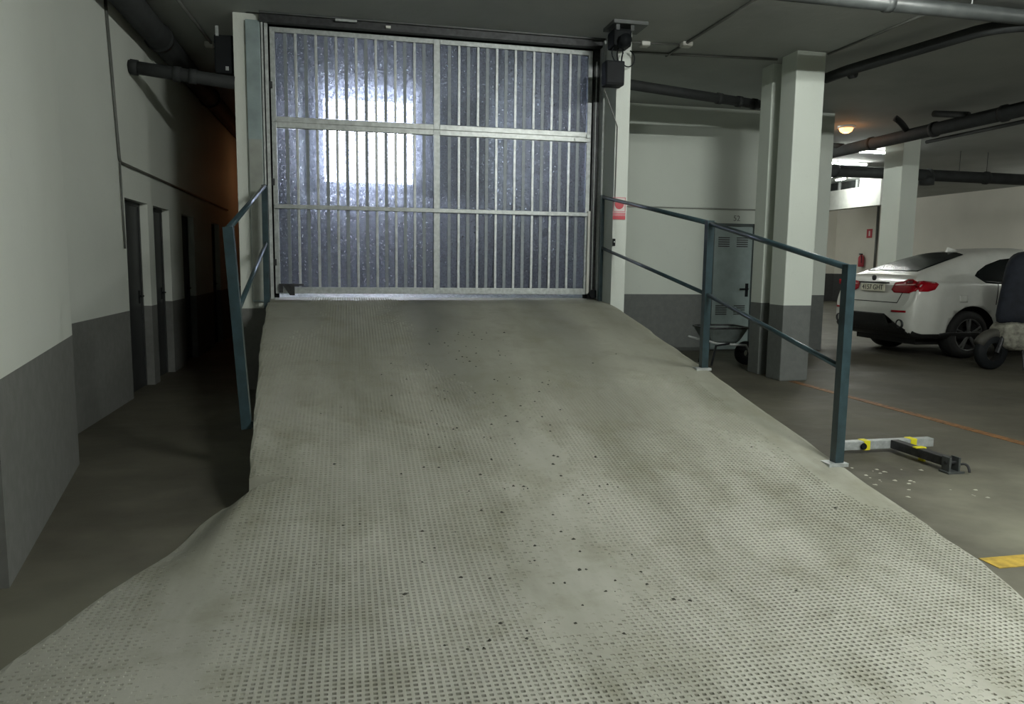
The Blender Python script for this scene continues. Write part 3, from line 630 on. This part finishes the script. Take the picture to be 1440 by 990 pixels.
def cr(p, m):
    """Catmull-Rom through points"""
    p = np.array(p, float); q = np.vstack([2 * p[0] - p[1], p, 2 * p[-1] - p[-2]]); out = []
    for i in range(1, len(q) - 2):
        for t in np.arange(m) / m: out.append(.5 * ((2 * q[i]) + (-q[i - 1] + q[i + 1]) * t + (2 * q[i - 1] - 5 * q[i] + 4 * q[i + 1] - q[i + 2]) * t * t + (-q[i - 1] + 3 * q[i] - 3 * q[i + 1] + q[i + 2]) * t ** 3))
    out.append(p[-1]); return np.array(out)
rings = []
for s in ss:
    zb, w_, zb2, wb_, zt, wt = [np.interp(s, ST[:, 0], ST[:, k]) for k in range(1, 7)]
    zm = min(.66, (zb + zb2) / 2)
    half = [(0, zb), (w_ * .80, zb), (w_ * .955, zb + .06), (w_ * .985, (zb + .06 + zm) / 2), (w_, zm), (w_ * .99, zm + (zb2 - zm) * .5), (wb_ + (w_ - wb_) * .35, zb2 - .01), (wb_ - .03, zb2 + (zt - zb2) * .16),
            (wt + (wb_ - wt) * .42, zb2 + (zt - zb2) * .62), (wt, zb2 + (zt - zb2) * .90), (wt * .55, zt - .006), (0, zt)]
    h = cr(half, 4); full = np.vstack([np.c_[-h[:, 0], h[:, 1]], np.c_[h[::-1, 0], h[::-1, 1]][1:-1]])
    rings.append([(CARX + s, CARY + a, b) for a, b in full])
nr = len(rings[0]); v = [q for r in rings for q in r]; f = []
for i in range(len(rings) - 1):
    for k in range(nr): f.append((i * nr + k, i * nr + (k + 1) % nr, (i + 1) * nr + (k + 1) % nr, (i + 1) * nr + k))
f += [tuple(range(nr))[::-1], tuple((len(rings) - 1) * nr + k for k in range(nr))]
def m_car_():
    m, nt, p = nodes('white_car_paint'); p.inputs['Base Color'].default_value = (.62, .64, .60, 1); p.inputs['Roughness'].default_value = .32; p.inputs['Coat Weight'].default_value = .6; p.inputs['Coat Roughness'].default_value = .08
    f_ = noise(nt, 3, 5, pos(nt)); nt.links.new(ramp(nt, f_, [(.35, (.58, .59, .55)), (.7, (.66, .67, .63))]), p.inputs['Base Color']); return m
m_car = m_car_(); m_glass = plain('dark_car_glass', (.008, .010, .010), .22, var=.1); m_glass.node_tree.nodes['Principled BSDF'].inputs['Specular IOR Level'].default_value = .10; m_trim = plain('black_car_trim', (.012, .012, .012), .5)
body = obj('body', v, f, m_car, car, True)
bmt = bmesh.new(); bmt.from_mesh(body.data); bmt.transform(Matrix.Translation(Vector(ORG[body.name]))); BV = BVHTree.FromBMesh(bmt); bmt.free()
# cut the wheel arches
R_W = .375; AX = [(CARX + 1.10, 'rear'), (CARX + 4.02, 'front')]
for ax_, _ in AX:
    for sd in (-1, 1):
        c = G().lathe((ax_, CARY + sd * 1.2, .385), (0, -sd, 0), [(0, 0), (.445, 0), (.445, .55), (0, .55)], 40)
        co_ = obj('cutter', c.v, c.f, m_trim, car)
        mdf = body.modifiers.new('arch', 'BOOLEAN'); mdf.operation = 'DIFFERENCE'; mdf.solver = 'EXACT'; mdf.object = co_
bpy.context.view_layer.update()
nm = bpy.data.meshes.new_from_object(body.evaluated_get(bpy.context.evaluated_depsgraph_get())); body.modifiers.clear()
body.data = nm; nm.materials.clear(); nm.materials.append(m_car); nm.materials.append(m_trim)
ob_ = ORG[body.name]
for q in nm.polygons:
    cx_, cz_ = q.center.x + ob_[0], q.center.z + ob_[2]
    q.material_index = int((q.normal.z < -.4 and cz_ < .62) or min(math.hypot(cx_ - a_[0], cz_ - .385) for a_ in AX) < .447)
for o in [o for o in bpy.data.objects if o.name.startswith('cutter')]: bpy.data.objects.remove(o)
def patch(name, poly, kind, mat, off=.006, parent=car, maxe=.05, sub=3):
    """a thin panel following the body: poly in (s,z) seen from the right side, (lateral,z) from the rear, (s,lateral) from above"""
    bm = bmesh.new(); vs = [bm.verts.new((a, b, 0)) for a, b in poly]; bm.faces.new(vs)
    bmesh.ops.triangulate(bm, faces=bm.faces[:])
    for _ in range(6):
        ed = [e_ for e_ in bm.edges if e_.calc_length() > maxe]
        if not ed: break
        bmesh.ops.subdivide_edges(bm, edges=ed, cuts=1); bmesh.ops.triangulate(bm, faces=bm.faces[:])
    out = []
    for q in bm.verts:
        a, b = q.co.x, q.co.y
        o_, d_ = {'side': ((CARX + a, CARY - 2, b), (0, 1, 0)), 'left': ((CARX + a, CARY + 2, b), (0, -1, 0)), 'rear': ((CARX - 1, CARY + a, b), (1, 0, 0)), 'top': ((CARX + a, CARY + b, 3), (0, 0, -1)), 'corner': (Vector((CARX, CARY, 0)) + Vector((-1, -1, 0)) * 1.2 + Vector((1, -1, 0)) * a * .7071 + Vector((0, 0, b)), (.7071, .7071, 0))}[kind]
        h_, n_, _, _ = BV.ray_cast(Vector(o_), Vector(d_))
        if h_ is None: h_ = Vector(o_) + Vector(d_) * (1.05 if kind != 'top' else 2)
        q.co = h_ - Vector(d_) * off
    g_ = G().bm(bm); o = g_.done(name, mat, parent, True); mod = o.modifiers.new('thick', 'SOLIDIFY'); mod.thickness = .006; mod.offset = 0; return o
patch('rear_window', [(.40, -.58), (.40, .58), (.62, .585), (1.02, .545), (1.30, .50), (1.36, .3), (1.38, 0), (1.36, -.3), (1.30, -.50), (1.02, -.545), (.62, -.585)], 'top', m_glass)
SW = [(1.22, 1.30), (1.30, 1.37), (1.50, 1.47), (1.80, 1.56), (2.20, 1.605), (2.60, 1.59), (2.95, 1.52), (3.25, 1.37), (3.48, 1.20), (3.45, 1.16), (2.4, 1.165), (1.55, 1.18), (1.36, 1.19)]
patch('side_window', SW, 'side', m_glass); patch('side_window', SW, 'left', m_glass)
m_tail = plain('tail_light_red', (.30, .005, .012), .3, var=.1); m_tail.node_tree.nodes['Principled BSDF'].inputs['Specular IOR Level'].default_value = .2; m_taild = plain('tail_light_dark', (.10, .006, .010), .2, var=.1)
# tail lights wrap the rear corners (right one is the one in view)
for sgn in (-1, 1):
    tl = patch('tail_light', [(.40 * sgn, 1.06), (.42 * sgn, 1.175), (.60 * sgn, 1.20), (.66 * sgn, 1.238), (.76 * sgn, 1.238), (.83 * sgn, 1.20), (.87 * sgn, 1.15), (.88 * sgn, 1.06), (.8 * sgn, 1.02), (.48 * sgn, 1.02)], 'rear', m_tail, .012)
    patch('lens_strip', [(.46 * sgn, 1.145), (.70 * sgn, 1.155), (.86 * sgn, 1.165), (.86 * sgn, 1.145), (.46 * sgn, 1.13)], 'rear', plain('pale_lens', (.62, .35, .33), .2), .020, tl)
    patch('lens_dark', [(.66 * sgn, 1.172), (.70 * sgn, 1.215), (.80 * sgn, 1.215), (.80 * sgn, 1.172)], 'rear', m_taild, .020, tl)
    patch('reflector', [(.55 * sgn, .715), (.84 * sgn, .72), (.84 * sgn, .75), (.55 * sgn, .745)], 'rear', m_tail, .010)
patch('tail_light_side', [(.12, 1.05), (.12, 1.20), (.30, 1.215), (.47, 1.19), (.50, 1.165), (.42, 1.08), (.30, 1.05)], 'side', m_tail, .008)
patch('tail_light_side', [(.12, 1.05), (.12, 1.20), (.30, 1.215), (.47, 1.19), (.50, 1.165), (.42, 1.08), (.30, 1.05)], 'left', m_tail, .008)
pl = G().box(CARX + .055, CARX + .068, CARY - .28, CARY + .28, 1.03, 1.145).done('number_plate', plain('plate_white', (.75, .73, .60), .4, var=.03), car)
text('plate_text', '4157 GHT', .115, m_trim, Matrix.Translation((CARX + .054, CARY, 1.088)) @ Matrix.Rotation(-math.pi / 2, 4, 'Z') @ Matrix.Rotation(math.pi / 2, 4, 'X'), pl)
G().box(CARX + .05, CARX + .10, CARY - .34, CARY + .34, 1.155, 1.18).done('plate_light_bar', m_trim, car)
G().lathe((CARX + .088, CARY, 1.245), (-1, 0, 0), [(.045, 0), (.045, .02), (.03, .028), (0, .03)], 20).done('badge', m_darkmetal, car, True)
patch('lower_bumper', [(-.84, .455), (-.82, .40), (.82, .40), (.84, .455), (.52, .47), (.47, .60), (.40, .68), (-.40, .68), (-.47, .60), (-.52, .47)], 'rear', m_trim, .014)
for sgn in (-1, 1):
    G().lathe((CARX + .13, CARY + sgn * .74, .54), (-1, 0, 0), [(.0, .02), (.055, .02), (.055, .14), (.072, .14), (.072, 0)], 20).done('exhaust_tip', m_darkmetal, car, True)
patch('sill', [(.55, .30), (.55, .40), (.70, .42), (1.5, .42), (3.6, .42), (3.6, .30)], 'side', m_trim, .006)
patch('door_handle', [(1.84, 1.03), (1.84, 1.055), (2.02, 1.06), (2.02, 1.035)], 'side', m_galvlight, .03)
patch('fuel_flap', [(.86, 1.0), (.86, .885), (1.0, .885), (1.0, 1.0)], 'side', m_car, .003)
for a, b in (((1.58, 1.17), (1.52, .85)), ((2.42, 1.16), (2.42, .45))): patch('door_gap', [a, (a[0] + .012, a[1]), (b[0] + .012, b[1]), b], 'side', m_trim, .002)
patch('hatch_gap', [(-.62, .855), (-.62, .868), (.62, .868), (.62, .855)], 'rear', m_trim, .002)
patch('hatch_gap', [(-.62, .86), (-.66, 1.03), (-.648, 1.03), (-.608, .86)], 'rear', m_trim, .002)
G().add([(CARX + 1.42, CARY - .03, 1.685), (CARX + 1.62, CARY - .03, 1.71), (CARX + 1.62, CARY + .03, 1.71), (CARX + 1.42, CARY + .03, 1.685), (CARX + 1.45, CARY, 1.765), (CARX + 1.58, CARY, 1.735)], [(0, 3, 4), (0, 4, 5, 1), (3, 2, 5, 4), (1, 5, 2), (0, 1, 2, 3)]).done('roof_antenna', m_car, car)
m_rim = plain('alloy_grey', (.23, .235, .235), .3, .8, var=.15)
for ax_, nm_ in AX:
    for sd in (-1, 1):
        yo = CARY + sd * .955; d = (0, sd, 0)
        wh = G().lathe((ax_, yo - sd * .27, R_W), d, [(.24, 0), (.34, 0), (R_W, .03), (R_W, .24), (.345, .27), (.255, .275), (.245, .25), (.24, .06), (0, .06)], 36).done('wheel', plain('tyre_rubber', (.010, .010, .010), .8), car, True)
        g = G(); g.lathe((ax_, yo - sd * .05, R_W), d, [(.255, .045), (.262, .05), (.24, .052), (.235, .0), (.255, -.02)], 36); g.done('rim', m_rim, wh, True)
        for k in range(5):
            t = k * 2 * math.pi / 5 + .4
            for dt in (-.13, .13):
                a = Vector((ax_ + .045 * math.cos(t), yo - sd * .01, R_W + .045 * math.sin(t))); b = Vector((ax_ + .245 * math.cos(t + dt), yo - sd * .005, R_W + .245 * math.sin(t + dt)))
                G().tube([a, b], [.022, .016], 6).done('spoke', m_rim, wh)
        G().lathe((ax_, yo - sd * .04, R_W), d, [(.07, 0), (.06, .04), (0, .045)], 20).done('hub_cap', m_rim, wh, True)
G().box(CARX + .35, CARX + 4.6, CARY - .7, CARY + .7, .20, .34).done('underbody', m_trim, car)
G().box(CARX + 2.9, CARX + 3.05, CARY - 1.16, CARY - .93, 1.17, 1.33, .03).done('mirror', m_car, car)

# ------------------------------------------------------------------ covered motor scooter at the right edge
ms = thing('motor_scooter', 'motor scooter under a navy cover with pale crumpled plastic at the right edge', 'scooter', (9.2, 8.75, 0))
def sheet_solid(name, secs, mat, n=28, fold=.03, k=9, seed=0):
    """closed draped form from (z, cx, cy, rx, ry) sections, with vertical folds"""
    v = []; r_ = random.Random(seed); ph = [r_.random() * 6 for _ in range(4)]
    for i, (z, cx_, cy_, rx, ry) in enumerate(secs):
        for j in range(n):
            t = 2 * math.pi * j / n; w_ = 1 + fold * (1 - i / len(secs)) * 2 * (math.sin(k * t + ph[0]) + .6 * math.sin((k + 4) * t + ph[1] + z * 3))
            v.append((cx_ + rx * w_ * math.cos(t), cy_ + ry * w_ * math.sin(t), z + .012 * math.sin(5 * t + ph[2])))
    m_ = len(secs); f_ = [(i * n + j, i * n + (j + 1) % n, (i + 1) * n + (j + 1) % n, (i + 1) * n + j) for i in range(m_ - 1) for j in range(n)] + [tuple(range(n))[::-1], tuple((m_ - 1) * n + j for j in range(n))]
    o = obj(name, v, f_, mat, ms, True); md = o.modifiers.new('soft', 'SUBSURF'); md.levels = md.render_levels = 1; return o
sheet_solid('cover', [(.60, 9.72, 8.78, .80, .30), (.75, 9.72, 8.78, .80, .31), (1.0, 9.70, 8.78, .75, .29), (1.2, 9.62, 8.78, .64, .27), (1.38, 9.52, 8.78, .50, .25), (1.52, 9.44, 8.78, .39, .22), (1.62, 9.42, 8.78, .30, .17), (1.66, 9.42, 8.78, .15, .08)], plain('navy_cover', (.014, .018, .030), .8, var=.3, scale=8), fold=.02)
sheet_solid('plastic_sheet', [(.25, 9.45, 8.78, .42, .24), (.33, 9.43, 8.77, .50, .27), (.45, 9.41, 8.77, .55, .30), (.58, 9.41, 8.77, .54, .31), (.70, 9.41, 8.77, .45, .27)], plain('cream_plastic', (.34, .335, .28), .35, var=.35, scale=14, bmp=.8), fold=.05, k=7, seed=3)
G().lathe((8.84, 8.70, .25), (0, 1, 0), [(.13, 0), (.22, 0), (.25, .03), (.25, .10), (.22, .13), (.13, .13), (.13, 0)], 28).done('front_wheel', m_black, ms, True)
G().tube([(8.84, 8.66, .25), (8.98, 8.68, .60)], .03, 8).done('fork', m_darkmetal, ms)
g = G(); g.tube(arc((8.62, 8.765, .36), (8.80, 8.765, .60), (9.04, 8.765, .44), 8), .075, 10); g.done('mudguard', plain('grey_brown_plastic', (.06, .058, .05), .6), ms, True)
G().lathe((10.35, 8.70, .25), (0, 1, 0), [(.13, 0), (.22, 0), (.25, .03), (.25, .10), (.22, .13), (.13, .13), (.13, 0)], 28).done('rear_wheel', m_black, ms, True)
G().box(9.8, 10.5, 8.62, 8.94, .36, .70, .08).done('rear_body', plain('grey_brown_plastic', (.06, .058, .05), .6), ms)
G().tube([(9.2, 8.6, .30), (9.15, 8.5, .012)], .014, 8).done('side_stand', m_darkmetal, ms)

# ------------------------------------------------------------------ groups of repeats
GR = {'ceiling_batten': 'fluorescent battens on the ceiling', 'conduit': 'thin conduits on walls and ceiling', 'drain_pipe': 'drain pipes under the ceiling', 'junction_box': 'white junction boxes on the ceiling',
      'concrete_column': 'painted columns', 'handrail': 'handrails of the ramp', 'gate_guide': 'upright guides of the gate', 'floor_line': 'painted floor lines'}
for o in COL.objects:
    k = o.name.split('.')[0]
    if o.parent is None and k in GR: o['group'] = GR[k]
